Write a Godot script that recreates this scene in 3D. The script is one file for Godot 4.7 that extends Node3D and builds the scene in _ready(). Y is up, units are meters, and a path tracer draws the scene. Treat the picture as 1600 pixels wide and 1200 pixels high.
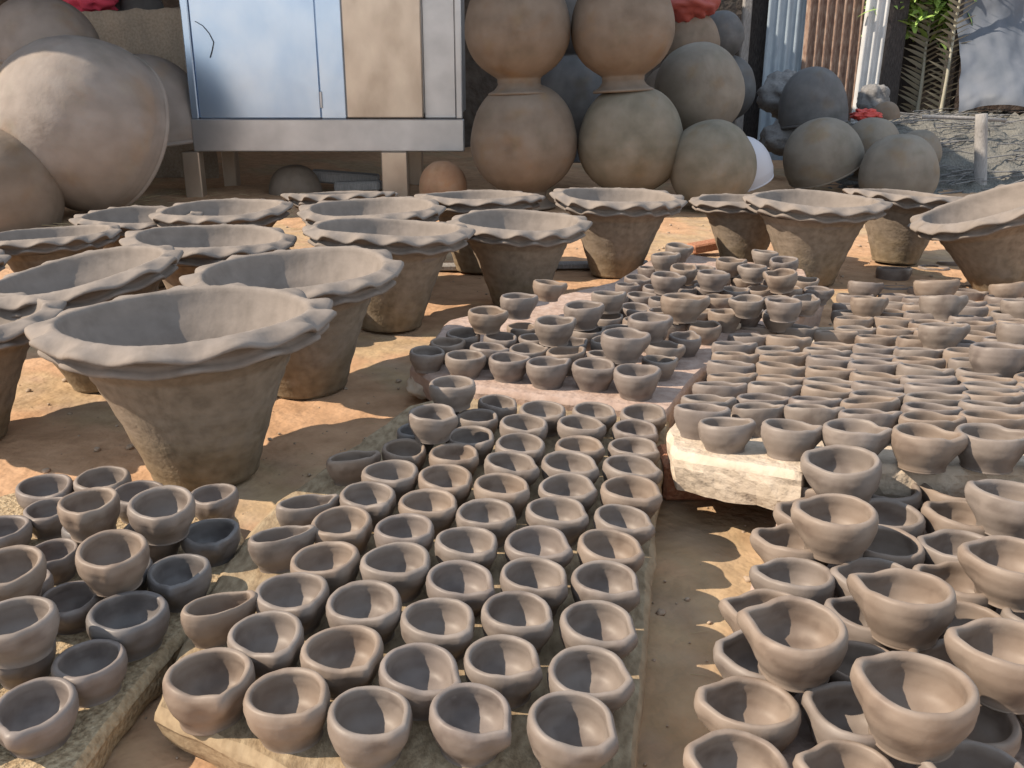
extends Node3D
# A potter's yard: boards of small clay lamp bowls, scalloped flower pots, big jars shaded by an added roof.

var rng := RandomNumberGenerator.new()
var M := {}
var used := {}
var lump := FastNoiseLite.new()
var fine := FastNoiseLite.new()
var bowl_mesh := []
var pot_body := []
var pot_rim := []

# ---------------------------------------------------------------- helpers
func numbered(n: String) -> String:
	if not used.has(n):
		used[n] = 0
		return n
	used[n] += 1
	return "%s_%03d" % [n, used[n]]

func tag(o: Node, label: String, category: String, group := "", kind := "") -> Node:
	o.set_meta("label", label)
	if category != "": o.set_meta("category", category)
	if group != "": o.set_meta("group", group)
	if kind != "": o.set_meta("kind", kind)
	return o

func obj(called: String, mesh: Mesh, mat: Material, parent: Node = self) -> MeshInstance3D:
	var o := MeshInstance3D.new()
	o.mesh = mesh
	if mat: o.material_override = mat
	if parent == self:
		o.name = numbered(called)
		add_child(o)
	else:
		o.name = called
		parent.add_child(o, true)
	return o

func struct(called: String, mesh: Mesh, mat: Material) -> MeshInstance3D:
	var o := obj(called, mesh, mat)
	o.set_meta("kind", "structure")
	return o

func thing(called: String, label: String, category: String, where := Vector3.ZERO, turn := 0.0, group := "") -> Node3D:
	var o := Node3D.new()
	o.name = numbered(called)
	add_child(o)
	o.position = where
	o.rotation.y = turn
	tag(o, label, category, group)
	return o

func ramp(cols: Array) -> Gradient:
	var g := Gradient.new()
	var offs := PackedFloat32Array()
	var cc := PackedColorArray()
	for k in cols.size():
		offs.append(float(k) / (cols.size() - 1))
		cc.append((cols[k] as Color).linear_to_srgb())
	g.offsets = offs
	g.colors = cc
	return g

func noise_tex(freq: float, cols: Array, sd: int, bump := 0.0, size := 512, octaves := 5) -> NoiseTexture2D:
	var n := FastNoiseLite.new()
	n.seed = sd
	n.noise_type = FastNoiseLite.TYPE_SIMPLEX_SMOOTH
	n.frequency = freq
	n.fractal_octaves = octaves
	var t := NoiseTexture2D.new()
	t.width = size
	t.height = size
	t.seamless = true
	t.noise = n
	if bump > 0.0:
		t.as_normal_map = true
		t.bump_strength = bump
	else:
		t.color_ramp = ramp(cols)
	return t

func mat(cols: Array, freq: float, sd: int, rough: float, scale: Vector3, bump := 3.0, bscale := 1.0, vcol := false, bfreq := 0.03) -> StandardMaterial3D:
	var m := StandardMaterial3D.new()
	m.albedo_texture = noise_tex(freq, cols, sd)
	m.roughness = rough
	m.metallic_specular = 0.35
	m.uv1_triplanar = true
	m.uv1_world_triplanar = true
	m.uv1_scale = scale
	m.vertex_color_use_as_albedo = vcol
	if bump > 0.0:
		m.normal_enabled = true
		m.normal_texture = noise_tex(bfreq, [], sd + 50, bump)
		m.normal_scale = bscale
	return m

func plain(c: Color, rough := 0.8, metal := 0.0) -> StandardMaterial3D:
	var m := StandardMaterial3D.new()
	m.albedo_color = c.linear_to_srgb()
	m.roughness = rough
	m.metallic = metal
	return m

func rgb(r: float, g: float, b: float) -> Color: return Color(r, g, b)

func spline(p: Array, per := 4) -> Array:      # smooth profile through the given points
	var out := []
	for i in p.size() - 1:
		var a: Vector2 = p[maxi(i - 1, 0)]
		var b: Vector2 = p[i]
		var c: Vector2 = p[i + 1]
		var d: Vector2 = p[mini(i + 2, p.size() - 1)]
		for k in per:
			out.append(b.cubic_interpolate(c, a, d, float(k) / per))
	out.append(p[-1])
	return out

# a turned shape: shape(theta, ring_point, ring_index) -> Vector3, tint(pos) -> Color
func lathe(prof: Array, seg: int, shape: Callable, tint = null) -> ArrayMesh:
	var st := SurfaceTool.new()
	st.begin(Mesh.PRIMITIVE_TRIANGLES)
	st.set_smooth_group(0)
	var n := prof.size()
	for i in n:
		for k in seg:
			var v: Vector3 = shape.call(TAU * k / seg, prof[i], i)
			if tint != null: st.set_color(tint.call(v))
			st.add_vertex(v)
	for i in n - 1:
		for k in seg:
			var a := i * seg + k
			var b := i * seg + (k + 1) % seg
			var c := a + seg
			var d := b + seg
			if (prof[i] as Vector2).x > 0.0001:
				for x in [a, b, c]: st.add_index(x)
			if (prof[i + 1] as Vector2).x > 0.0001:
				for x in [b, d, c]: st.add_index(x)
	st.generate_normals()
	return st.commit()

# a sheet from a grid function f(u, v) -> Vector3
func sheet(nu: int, nv: int, f: Callable, tint = null) -> ArrayMesh:
	var st := SurfaceTool.new()
	st.begin(Mesh.PRIMITIVE_TRIANGLES)
	st.set_smooth_group(0)
	for j in nv + 1:
		for i in nu + 1:
			var p: Vector3 = f.call(float(i) / nu, float(j) / nv)
			if tint != null: st.set_color(tint.call(p))
			st.set_uv(Vector2(float(i) / nu, float(j) / nv))
			st.add_vertex(p)
	for j in nv:
		for i in nu:
			var a := j * (nu + 1) + i
			for x in [a, a + 1, a + nu + 1, a + 1, a + nu + 2, a + nu + 1]: st.add_index(x)
	st.generate_normals()
	return st.commit()

func quad(st: SurfaceTool, mid: Vector3, pts: Array) -> void:
	var n := ((pts[1] - pts[0]) as Vector3).cross(pts[2] - pts[0])
	var cen := Vector3.ZERO
	for p in pts: cen += p / pts.size()
	var order := range(pts.size())
	if n.dot(cen - mid) > 0: order.reverse()
	for k in range(1, pts.size() - 1):
		for q in [order[0], order[k], order[k + 1]]: st.add_vertex(pts[q])

# a box with chamfered edges, added to a SurfaceTool
func chamfer(st: SurfaceTool, mid: Vector3, size: Vector3, b := 0.004, basis := Basis.IDENTITY) -> void:
	var h := size / 2
	var v := {}
	for sx in [-1, 1]:
		for sy in [-1, 1]:
			for sz in [-1, 1]:
				for ax in 3:
					var p := Vector3(sx * (h.x - b), sy * (h.y - b), sz * (h.z - b))
					p[ax] = [sx, sy, sz][ax] * h[ax]
					v[[sx, sy, sz, ax]] = mid + basis * p
	st.set_smooth_group(-1)
	for s in [-1, 1]:
		quad(st, mid, [v[[s, -1, -1, 0]], v[[s, 1, -1, 0]], v[[s, 1, 1, 0]], v[[s, -1, 1, 0]]])
		quad(st, mid, [v[[-1, s, -1, 1]], v[[1, s, -1, 1]], v[[1, s, 1, 1]], v[[-1, s, 1, 1]]])
		quad(st, mid, [v[[-1, -1, s, 2]], v[[1, -1, s, 2]], v[[1, 1, s, 2]], v[[-1, 1, s, 2]]])
		for t in [-1, 1]:
			quad(st, mid, [v[[s, t, -1, 0]], v[[s, t, 1, 0]], v[[s, t, 1, 1]], v[[s, t, -1, 1]]])
			quad(st, mid, [v[[s, -1, t, 0]], v[[s, 1, t, 0]], v[[s, 1, t, 2]], v[[s, -1, t, 2]]])
			quad(st, mid, [v[[-1, s, t, 1]], v[[1, s, t, 1]], v[[1, s, t, 2]], v[[-1, s, t, 2]]])
			for u in [-1, 1]:
				quad(st, mid, [v[[s, t, u, 0]], v[[s, t, u, 1]], v[[s, t, u, 2]]])

func box_mesh(size: Vector3, b := 0.004) -> ArrayMesh:
	var st := SurfaceTool.new()
	st.begin(Mesh.PRIMITIVE_TRIANGLES)
	chamfer(st, Vector3.ZERO, size, b)
	st.generate_normals()
	return st.commit()

# a tapered tube along points
func tube(pts: Array, r0: float, r1: float, seg := 8) -> ArrayMesh:
	var st := SurfaceTool.new()
	st.begin(Mesh.PRIMITIVE_TRIANGLES)
	st.set_smooth_group(0)
	var n := pts.size()
	for i in n:
		var d: Vector3 = (pts[mini(i + 1, n - 1)] - pts[maxi(i - 1, 0)]).normalized()
		var u := d.cross(Vector3(0.3, 0.2, 1)).normalized()
		var w := d.cross(u)
		var r := lerpf(r0, r1, float(i) / (n - 1))
		for k in seg:
			st.add_vertex(pts[i] + (u * cos(TAU * k / seg) + w * sin(TAU * k / seg)) * r)
	for i in n - 1:
		for k in seg:
			var a := i * seg + k
			var b := i * seg + (k + 1) % seg
			for x in [a, b, a + seg, b, b + seg, a + seg]: st.add_index(x)
	for e in [0, (n - 1) * seg]:
		for k in range(1, seg - 1):
			for x in [e, e + k, e + k + 1]: st.add_index(x)
	st.generate_normals()
	return st.commit()

# a rough slab: outline on the ground plane, its top at y = top
func slab(outline: Array, top: float, thick: float, rough := 0.006, step := 0.02, under := 0.0) -> ArrayMesh:
	var ring := []
	var mid := Vector2.ZERO
	for p in outline: mid += p / outline.size()
	for i in outline.size():
		var a: Vector2 = outline[i]
		var b: Vector2 = outline[(i + 1) % outline.size()]
		var k := maxi(1, int(a.distance_to(b) / step))
		for q in k: ring.append(a.lerp(b, float(q) / k))
	var st := SurfaceTool.new()
	st.begin(Mesh.PRIMITIVE_TRIANGLES)
	var levels := [[0.0, 0.010], [0.004, 0.003], [0.012, 0.0], [0.35, 0.002], [0.7, 0.006], [1.0, 0.014 + under]]
	var rows := []
	for lv in levels:
		var row := []
		for p in ring:
			var y: float = top - thick * lv[0]
			if lv[0] < 0.1 and lv[0] > 0.0: y = top - lv[0]
			var d: Vector2 = (mid - p).normalized()
			var nz := lump.get_noise_3d(p.x * 900, y * 900, p.y * 900) * rough + lump.get_noise_3d(p.x * 200, y * 150, p.y * 200) * rough * 1.3
			var q: Vector2 = p + d * (lv[1] + nz)
			row.append(Vector3(q.x, y + (nz * 0.3 if lv[0] > 0.02 else 0.0), q.y))
		rows.append(row)
	var n := ring.size()
	var cen := Vector3(mid.x, top - thick / 2, mid.y)
	for r in rows.size() - 1:
		st.set_smooth_group(-1 if r > 1 else 1)
		for k in n:
			quad(st, cen, [rows[r][k], rows[r][(k + 1) % n], rows[r + 1][(k + 1) % n], rows[r + 1][k]])
	var flat := PackedVector2Array()
	for p in rows[0]: flat.append(Vector2(p.x, p.z))
	st.set_smooth_group(2)
	var tri := Geometry2D.triangulate_polygon(flat)
	for k in range(0, tri.size(), 3):
		quad(st, cen, [rows[0][tri[k]], rows[0][tri[k + 1]], rows[0][tri[k + 2]]])
	st.generate_normals()
	return st.commit()

func blob(size: Vector3, amp: float, freq: float, sd: int, nu := 40, nv := 24) -> ArrayMesh:
	return sheet(nu, nv, func(u: float, v: float) -> Vector3:
		var d := Vector3(cos(TAU * u) * sin(PI * v), cos(PI * v), sin(TAU * u) * sin(PI * v))
		var k := 1.0 + amp * lump.get_noise_3d(d.x * freq + sd * 50, d.y * freq, d.z * freq) + amp * 0.4 * absf(fine.get_noise_3d(d.x * freq + sd * 50, d.y * freq, d.z * freq))
		return d * size * k)

func ordinal(i: int) -> String:
	return ["first", "second", "third", "fourth", "fifth", "sixth", "seventh", "eighth", "ninth", "tenth", "eleventh", "twelfth", "thirteenth", "fourteenth", "fifteenth"][i]

# ---------------------------------------------------------------- lamp bowls
func make_bowl(sd: int, tip: float, span: float) -> ArrayMesh:
	var prof := [Vector2(0, 0), Vector2(.335, 0), Vector2(.362, .012), Vector2(.366, .05), Vector2(.392, .12), Vector2(.446, .22), Vector2(.484, .32), Vector2(.5, .42), Vector2(.5, .5), Vector2(.488, .562), Vector2(.466, .594), Vector2(.438, .602), Vector2(.410, .590), Vector2(.396, .555), Vector2(.400, .48), Vector2(.397, .39), Vector2(.370, .29), Vector2(.305, .215), Vector2(.18, .175), Vector2(0, .165)]
	var p := spline(prof, 2)
	var ph := float(sd) * 1.7
	return lathe(p, 56, func(t: float, q: Vector2, i: int) -> Vector3:
		var a := absf(wrapf(t, -PI, PI))
		var k := 1.0
		if a < span: k = 1.0 / cos(span - a)
		k = minf(k, tip)                                     # the pinched lip
		k = lerpf(1.0, k, smoothstep(.12, .5, q.y))
		k *= 1.0 + .014 * sin(2 * t + ph) + .009 * sin(3 * t + ph * 2)
		var y := q.y * (1.0 + .02 * sin(t + ph) + .012 * sin(2 * t + ph * 3))
		y -= (.012 + .012 * (sd % 3)) * exp(-pow((a - span * .8) / .3, 2)) * smoothstep(.3, .6, q.y)   # finger dips beside the lip
		y += .012 * exp(-pow(a / .25, 2)) * smoothstep(.3, .6, q.y)
		var dent := .035 * exp(-pow((a - span * .55) / .2, 2)) * exp(-pow((q.y - .36) / .12, 2)) * (1.0 if i < 18 else 0.0)
		var r := q.x * k - dent + .004 * sin(q.y * 95.0 + ph)
		r = maxf(r, 0.0) if q.x > .001 else 0.0
		y += .010 * lump.get_noise_2d(cos(t) * 90 + sd * 60, sin(t) * 90) * smoothstep(.45, .6, q.y)
		return Vector3(r * cos(t), y, r * sin(t)),
		func(v: Vector3) -> Color:
			var k2 := lump.get_noise_3d(v.x * 75 + sd * 41, v.y * 110, v.z * 75)
			var f := fine.get_noise_3d(v.x * 160 + sd * 41, v.y * 60, v.z * 160)
			var dry := smoothstep(.5, .61, v.y)
			return Color(1, 1, 1).lerp(Color(.72, .70, .70), smoothstep(.05, .45, k2)) .lerp(Color(1.22, 1.2, 1.17), smoothstep(.1, .5, -k2) * .7) * (1.0 + .10 * f + .16 * dry))

# spots: [x, base y, z, width]; yaw of the pinched lip in degrees
func bowls(spots: Array, label: String, group: String, yaw: float, spread: float, tones: Array, squash := 1.0, tilt := 0.0, lean := 4.0) -> void:
	for i in spots.size():
		var s = spots[i]
		var o := obj("clay_bowl", bowl_mesh[rng.randi() % bowl_mesh.size()], M[tones[rng.randi() % tones.size()]])
		var d: float = s[3] * .95
		var a := deg_to_rad(yaw + rng.randf_range(-spread, spread))
		var b := Basis(Vector3.RIGHT, -tilt) * Basis(Vector3(rng.randf_range(-1, 1), 0, rng.randf_range(-1, 1)).normalized(), deg_to_rad(rng.randf_range(0, lean))) * Basis(Vector3.UP, a)
		b = b.scaled_local(Vector3(d * rng.randf_range(.97, 1.03), d * rng.randf_range(.94, 1.06), d * squash * rng.randf_range(.93, 1.05)))
		o.transform = Transform3D(b, Vector3(s[0], s[1] - .0015, s[2]))
		tag(o, label % ordinal(i), "bowl", group)

# ---------------------------------------------------------------- flower pots
func make_pot(sd: int) -> void:
	rng.seed = 900 + sd
	var lobes := 13 + sd % 3
	var amp := []
	for k in lobes: amp.append(rng.randf_range(.6, 1.35))
	var body := spline([Vector2(0, .0), Vector2(.082, 0), Vector2(.091, .003), Vector2(.096, .015), Vector2(.118, .08), Vector2(.142, .145), Vector2(.166, .2), Vector2(.178, .221), Vector2(.196, .237)], 4)
	pot_body.append(lathe(body, 64, func(t: float, q: Vector2, _i: int) -> Vector3:
		var r := q.x * (1.0 + .012 * sin(2 * t + sd) + .006 * sin(5 * t + sd * 2)) + .0012 * sin(q.y * 260.0) * (1.0 if q.x > .02 else 0.0)
		return Vector3(r * cos(t), q.y, r * sin(t)),
		func(v: Vector3) -> Color:
			var k := lump.get_noise_3d(v.x * 700 + sd * 99, v.y * 900, v.z * 700)
			var f := fine.get_noise_3d(v.x * 2600 + sd * 99, v.y * 2600, v.z * 2600)
			var damp := smoothstep(.16, .0, v.y + k * .07)
			return Color(1, 1, 1).lerp(Color(.86, .80, .62), damp * .8) * (1.0 + .22 * k + .12 * f)))
	# flange: inner lip, sloping top, waved upper edge, groove, waved lower edge, underside
	var ring := spline([Vector2(0, .03), Vector2(.07, .033), Vector2(.096, .06), Vector2(.122, .12), Vector2(.149, .18), Vector2(.168, .215), Vector2(.182, .236), Vector2(.194, .258), Vector2(.201, .279)], 3)
	var inner := ring.size()
	ring.append_array([Vector2(.203, .286), Vector2(.207, .2895), Vector2(.213, .290), Vector2(.222, .286), Vector2(.232, .281), Vector2(.241, .277), Vector2(.247, .273), Vector2(.2475, .268), Vector2(.242, .2665), Vector2(.232, .266), Vector2(.219, .262), Vector2(.216, .257), Vector2(.222, .253), Vector2(.229, .249), Vector2(.229, .244), Vector2(.222, .241), Vector2(.213, .240), Vector2(.203, .238), Vector2(.191, .232)])
	pot_rim.append(lathe(ring, 168, func(t: float, q: Vector2, i: int) -> Vector3:
		var f := t / TAU * lobes
		var k := int(f) % lobes
		var am: float = lerpf(amp[k], amp[(k + 1) % lobes], f - floorf(f))
		var w := cos(TAU * f + .6 * sin(3 * t + sd))
		var out := smoothstep(.208, .244, q.x)
		var r: float = q.x
		var y: float = q.y
		var e := i - inner
		if e >= 0 and e < 10:
			y += out * .0075 * w * am + out * .003
			r += out * .008 * w * am
		elif e >= 10 and e < 18:
			var lo := smoothstep(.195, .226, q.x)
			y -= lo * .005 * w * am
			r -= lo * .009 * w * am
		r *= 1.0 + .013 * sin(2 * t + sd * 1.3) + .005 * sin(5 * t + sd)
		y += (.004 * sin(t + sd * 2) + .003 * sin(3 * t + sd)) * smoothstep(.1, .2, q.y) + .0014 * lump.get_noise_2d(cos(t) * 500 + i * 40, sin(t) * 500)
		return Vector3(r * cos(t), y, r * sin(t))))

func pot(where: Vector3, s: float, label: String, sd: int, tilt := Vector3.ZERO, tone := "") -> void:
	var t := thing("flower_pot", label, "flower pot", where, 0, "unfired scalloped flower pots")
	var k := sd % pot_body.size()
	obj("body", pot_body[k], M["pot_body" if tone == "" else tone], t)
	obj("scalloped_rim", pot_rim[k], M["pot_rim"], t)
	t.basis = Basis.from_euler(tilt * PI / 180) * Basis(Vector3.UP, sd * 1.1)
	t.scale = Vector3(s, s * 1.02, s)

# ---------------------------------------------------------------- big jars
func jar_mesh(kind: String, sd: int) -> ArrayMesh:
	var p := []
	if kind == "necked":
		p = [Vector2(0, -1.0), Vector2(.3, -.965), Vector2(.58, -.84), Vector2(.82, -.58), Vector2(.96, -.22), Vector2(1, .12), Vector2(.93, .44), Vector2(.76, .7), Vector2(.56, .86), Vector2(.44, .94), Vector2(.415, 1.0), Vector2(.42, 1.08), Vector2(.5, 1.17), Vector2(.59, 1.215), Vector2(.6, 1.25), Vector2(.53, 1.26), Vector2(.4, 1.15), Vector2(.36, 1.02), Vector2(.4, .9), Vector2(.6, .75)]
	else:                 # a wide open dome with a rolled lip, mouth towards +y
		p = [Vector2(0, -1.0), Vector2(.28, -.965), Vector2(.56, -.84), Vector2(.8, -.6), Vector2(.95, -.28), Vector2(1.0, .05), Vector2(.992, .2), Vector2(.975, .3), Vector2(.972, .32), Vector2(.985, .34), Vector2(.98, .365), Vector2(.95, .38), Vector2(.9, .36), Vector2(.91, .2), Vector2(.91, .05), Vector2(.85, -.28), Vector2(.7, -.6), Vector2(.4, -.85), Vector2(0, -.92)]
	return lathe(spline(p, 4), 72, func(t: float, q: Vector2, _i: int) -> Vector3:
		var r := q.x * (1.0 + .012 * sin(2 * t + sd) + .008 * sin(3 * t + 2 * sd))
		if q.x > .1: r += .0025 * sin(q.y * 70.0) + .006 * lump.get_noise_3d(cos(t) * 120 + sd * 30, q.y * 120, sin(t) * 120)
		return Vector3(r * cos(t), q.y, r * sin(t)),
		func(v: Vector3) -> Color:
			var k := lump.get_noise_3d(v.x * 55 + sd * 77, v.y * 75, v.z * 55)
			var f := lump.get_noise_3d(v.x * 420 + sd * 31, v.y * 60, v.z * 420)
			return Color(1, 1, 1).lerp(Color(1.1, .82, .6), smoothstep(.1, .75, k) * .7).lerp(Color(.72, .76, .72), smoothstep(.1, .75, -k) * .7) * (1.0 + .09 * f))

func jar(where: Vector3, r: float, kind: String, up: Vector3, tone: String, label: String, category: String, sd: int, group := "", stretch := 1.0) -> MeshInstance3D:
	var o := obj("clay_jar" if kind == "necked" else "clay_basin", jar_mesh(kind, sd), M[tone])
	var y := up.normalized()
	var x := y.cross(Vector3(.1, .3, 1)).normalized()
	o.transform = Transform3D(Basis(x * r, y * r * stretch, x.cross(y) * r), where)
	tag(o, label, category, group)
	return o

# ---------------------------------------------------------------- the yard
func ground_y(x: float, z: float) -> float:
	var near := .006 * lump.get_noise_2d(x * 160, z * 160) + .0035 * fine.get_noise_2d(x * 700, z * 700)
	var far := smoothstep(4.6, 7.5, -z)
	return near - .006 + far * (.05 * lump.get_noise_2d(x * 60, z * 60) + .03)

func _ready() -> void:
	rng.seed = 11
	lump.seed = 5
	lump.frequency = .02
	lump.fractal_octaves = 4
	fine.seed = 8
	fine.frequency = .03
	fine.fractal_octaves = 3

	# --- camera
	var cam := Camera3D.new()
	cam.name = "camera"
	cam.position = Vector3(0, .71, 0)
	cam.rotation_degrees = Vector3(-18.7, 0, 0)
	cam.fov = 44.96
	cam.near = .02
	cam.far = 400
	add_child(cam)
	cam.current = true

	# --- sky, exposure, sun
	var env := Environment.new()
	env.background_mode = Environment.BG_SKY
	var sm := ProceduralSkyMaterial.new()
	sm.sky_top_color = Color(.51, .56, .62)
	sm.sky_horizon_color = Color(.80, .80, .78)
	sm.sky_curve = .18
	sm.ground_bottom_color = Color(.32, .27, .22)
	sm.ground_horizon_color = Color(.62, .62, .62)
	sm.sun_angle_max = 1
	sm.energy_multiplier = 1.9
	var sky := Sky.new()
	sky.sky_material = sm
	env.sky = sky
	env.tonemap_mode = Environment.TONE_MAPPER_LINEAR
	env.tonemap_exposure = 1.64
	env.sdfgi_enabled = true
	env.ssao_enabled = true
	env.ssil_enabled = true
	var we := WorldEnvironment.new()
	we.name = "world_environment"
	we.environment = env
	add_child(we)
	var sun := DirectionalLight3D.new()
	sun.name = "sun"
	sun.light_color = Color(1, .93, .84)
	sun.light_energy = 1.5
	sun.light_angular_distance = .5
	sun.shadow_enabled = true
	sun.basis = Basis.looking_at(Vector3(.755, -.645, -.115))
	add_child(sun)

	materials()
	setting()
	background()
	cabinet()
	pots()
	boards()
	litter()

func materials() -> void:
	# unfired clay, in the tones of the yard
	M.clay = mat([rgb(0.146, 0.117, 0.099), rgb(0.195, 0.163, 0.141), rgb(0.239, 0.202, 0.181)], .010, 1, .5, Vector3(4, 4, 4), 2.0, .35, true)
	M.clay_warm = mat([rgb(0.158, 0.117, 0.091), rgb(0.209, 0.164, 0.132), rgb(0.258, 0.210, 0.175)], .010, 2, .52, Vector3(4, 4, 4), 2.0, .35, true)
	M.clay_grey = mat([rgb(0.133, 0.109, 0.096), rgb(0.182, 0.152, 0.136), rgb(0.227, 0.192, 0.170)], .010, 3, .48, Vector3(4, 4, 4), 2.0, .35, true)
	M.clay_wet_shaded = mat([rgb(0.098, 0.090, 0.087), rgb(0.144, 0.130, 0.124), rgb(0.184, 0.167, 0.159)], .010, 4, .42, Vector3(4, 4, 4), 2.0, .35, true)  # damp clay, darkened further for shadows among the lower bowls
	M.pot_rim = mat([rgb(0.144, 0.123, 0.107), rgb(0.191, 0.163, 0.143), rgb(0.234, 0.200, 0.176)], .014, 6, .8, Vector3(3, 3, 3), 2.5, .4)
	M.pot_body = mat([rgb(0.130, 0.104, 0.079), rgb(0.211, 0.170, 0.131), rgb(0.270, 0.222, 0.174)], .022, 7, .9, Vector3(3, 3, 3), 3.0, .6, true, .05)
	M.jar = mat([rgb(0.126, 0.098, 0.075), rgb(0.180, 0.142, 0.111), rgb(0.219, 0.175, 0.141)], .010, 8, .8, Vector3(1.2, 1.2, 1.2), 3.0, .4, true)
	M.jar_green = mat([rgb(0.110, 0.098, 0.073), rgb(0.171, 0.150, 0.116), rgb(0.231, 0.200, 0.162)], .010, 42, .75, Vector3(1.2, 1.2, 1.2), 3.0, .4, true)
	M.jar_grey = mat([rgb(0.140, 0.124, 0.103), rgb(0.192, 0.170, 0.143), rgb(0.237, 0.213, 0.179)], .010, 9, .8, Vector3(1.2, 1.2, 1.2), 3.0, .4, true)
	M.jar_pale = mat([rgb(0.187, 0.162, 0.145), rgb(0.241, 0.211, 0.191), rgb(0.287, 0.257, 0.236)], .010, 10, .8, Vector3(1.2, 1.2, 1.2), 3.0, .4, true)
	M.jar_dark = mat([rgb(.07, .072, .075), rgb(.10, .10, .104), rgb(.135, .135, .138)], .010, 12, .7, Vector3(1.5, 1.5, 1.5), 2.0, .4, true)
	M.jar_orange = mat([rgb(.28, .15, .09), rgb(.38, .22, .13), rgb(.42, .30, .21)], .010, 13, .8, Vector3(1.5, 1.5, 1.5), 2.0, .4, true)
	M.earth = mat([rgb(0.339, 0.204, 0.116), rgb(0.429, 0.264, 0.156), rgb(0.499, 0.317, 0.194)], .02, 20, .95, Vector3(1.1, 1.1, 1.1), 5.0, .38, true, .05)
	M.wood = mat([rgb(0.166, 0.118, 0.071), rgb(0.268, 0.201, 0.127), rgb(0.351, 0.278, 0.183)], .012, 21, .9, Vector3(9, 9, 4), 5.0, .7)
	M.bark = mat([rgb(.17, .12, .07), rgb(.33, .25, .155), rgb(.46, .37, .25)], .03, 22, .95, Vector3(6, 6, 6), 9.0, 1.0)
	M.stone = mat([rgb(0.398, 0.325, 0.244), rgb(0.474, 0.392, 0.308), rgb(0.540, 0.460, 0.368)], .02, 23, .92, Vector3(3, 3, 3), 6.0, .8)
	M.pink = mat([rgb(0.270, 0.189, 0.152), rgb(0.361, 0.267, 0.221), rgb(0.424, 0.331, 0.285)], .016, 24, .92, Vector3(3, 3, 3), 5.0, .7)
	M.brick = mat([rgb(.24, .10, .06), rgb(.34, .16, .095), rgb(.40, .22, .14)], .03, 25, .93, Vector3(5, 5, 5), 7.0, .9)
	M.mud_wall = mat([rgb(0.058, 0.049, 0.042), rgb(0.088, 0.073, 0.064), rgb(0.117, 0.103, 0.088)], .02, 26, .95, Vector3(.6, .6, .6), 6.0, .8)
	M.sacking = mat([rgb(.25, .205, .16), rgb(.33, .28, .225), rgb(.39, .34, .28)], .03, 27, .95, Vector3(3, 3, 3), 6.0, .8)
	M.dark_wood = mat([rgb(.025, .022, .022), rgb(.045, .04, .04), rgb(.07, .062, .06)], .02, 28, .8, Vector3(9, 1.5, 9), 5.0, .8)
	M.grey_wood = mat([rgb(.17, .165, .16), rgb(.25, .24, .235), rgb(.32, .31, .30)], .02, 29, .85, Vector3(9, 1.5, 9), 5.0, .8)
	M.tin_blue = mat([rgb(.20, .25, .31), rgb(.27, .33, .39), rgb(.33, .40, .46)], .012, 30, .5, Vector3(1.5, .6, 1.5), 2.0, .3)
	M.tin_rust = mat([rgb(0.126, 0.073, 0.057), rgb(0.251, 0.169, 0.130), rgb(0.377, 0.308, 0.261)], .02, 31, .7, Vector3(3, 1.0, 3), 3.0, .5)
	M.tin_bright = mat([rgb(.38, .39, .40), rgb(.52, .53, .54), rgb(.6, .61, .62)], .012, 32, .45, Vector3(1.5, .6, 1.5), 2.0, .3)
	M.tarp = mat([rgb(0.072, 0.086, 0.108), rgb(0.108, 0.122, 0.148), rgb(0.144, 0.158, 0.187)], .010, 33, .6, Vector3(1.0, .4, 1.0), 2.0, .25)
	M.heap = mat([rgb(0.068, 0.068, 0.062), rgb(0.134, 0.131, 0.120), rgb(0.224, 0.217, 0.194)], .05, 34, .95, Vector3(3, 3, 3), 10.0, 1.0)
	M.cloth_grey = mat([rgb(.11, .11, .115), rgb(.17, .168, .17), rgb(.23, .225, .22)], .03, 35, .95, Vector3(3, 3, 3), 6.0, .8)
	M.metal_sky_reflect = mat([rgb(.36, .48, .66), rgb(.44, .56, .72), rgb(.54, .64, .77)], .006, 36, .27, Vector3(.8, .5, .8), 1.5, .12, false, .008)  # blue of a sky reflection put into the base colour
	M.metal_tan_reflect = mat([rgb(.40, .33, .265), rgb(.50, .42, .345), rgb(.58, .50, .41)], .010, 37, .34, Vector3(.8, .5, .8), 1.5, .12, false, .008)  # tan of a brown reflection on the door, as base colour; legs share it
	M.metal_grey = mat([rgb(.40, .40, .41), rgb(.46, .46, .47), rgb(.52, .52, .53)], .010, 38, .36, Vector3(.8, .8, .8), 1.5, .12, false, .008)
	for k in ["metal_sky_reflect", "metal_tan_reflect", "metal_grey"]:
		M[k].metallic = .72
	M.red_bag = plain(rgb(.45, .045, .035), .5)
	M.red_dark = plain(rgb(.26, .05, .04), .6)
	M.pink_cloth = plain(rgb(.52, .05, .10), .8)
	M.white_enamel = plain(rgb(.42, .42, .46), .5)
	M.black = plain(rgb(.015, .015, .017), .8)
	M.frond = mat([rgb(0.213, 0.206, 0.163), rgb(0.325, 0.312, 0.256), rgb(0.425, 0.413, 0.350)], .03, 39, .8, Vector3(8, 8, 8), 2.0, .4)
	M.leaf = plain(rgb(.26, .40, .10), .5)
	M.leaf.backlight = Color(.35, .5, .12)
	M.straw = plain(rgb(.42, .34, .20), .9)
	M.pebble = mat([rgb(.22, .16, .11), rgb(.34, .26, .19), rgb(.42, .34, .27)], .03, 40, .95, Vector3(9, 9, 9), 4.0, .6)
	M.roof = mat([rgb(.10, .07, .06), rgb(.18, .15, .14), rgb(.25, .23, .22)], .02, 41, .6, Vector3(1, 1, 1), 2.0, .4)

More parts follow.
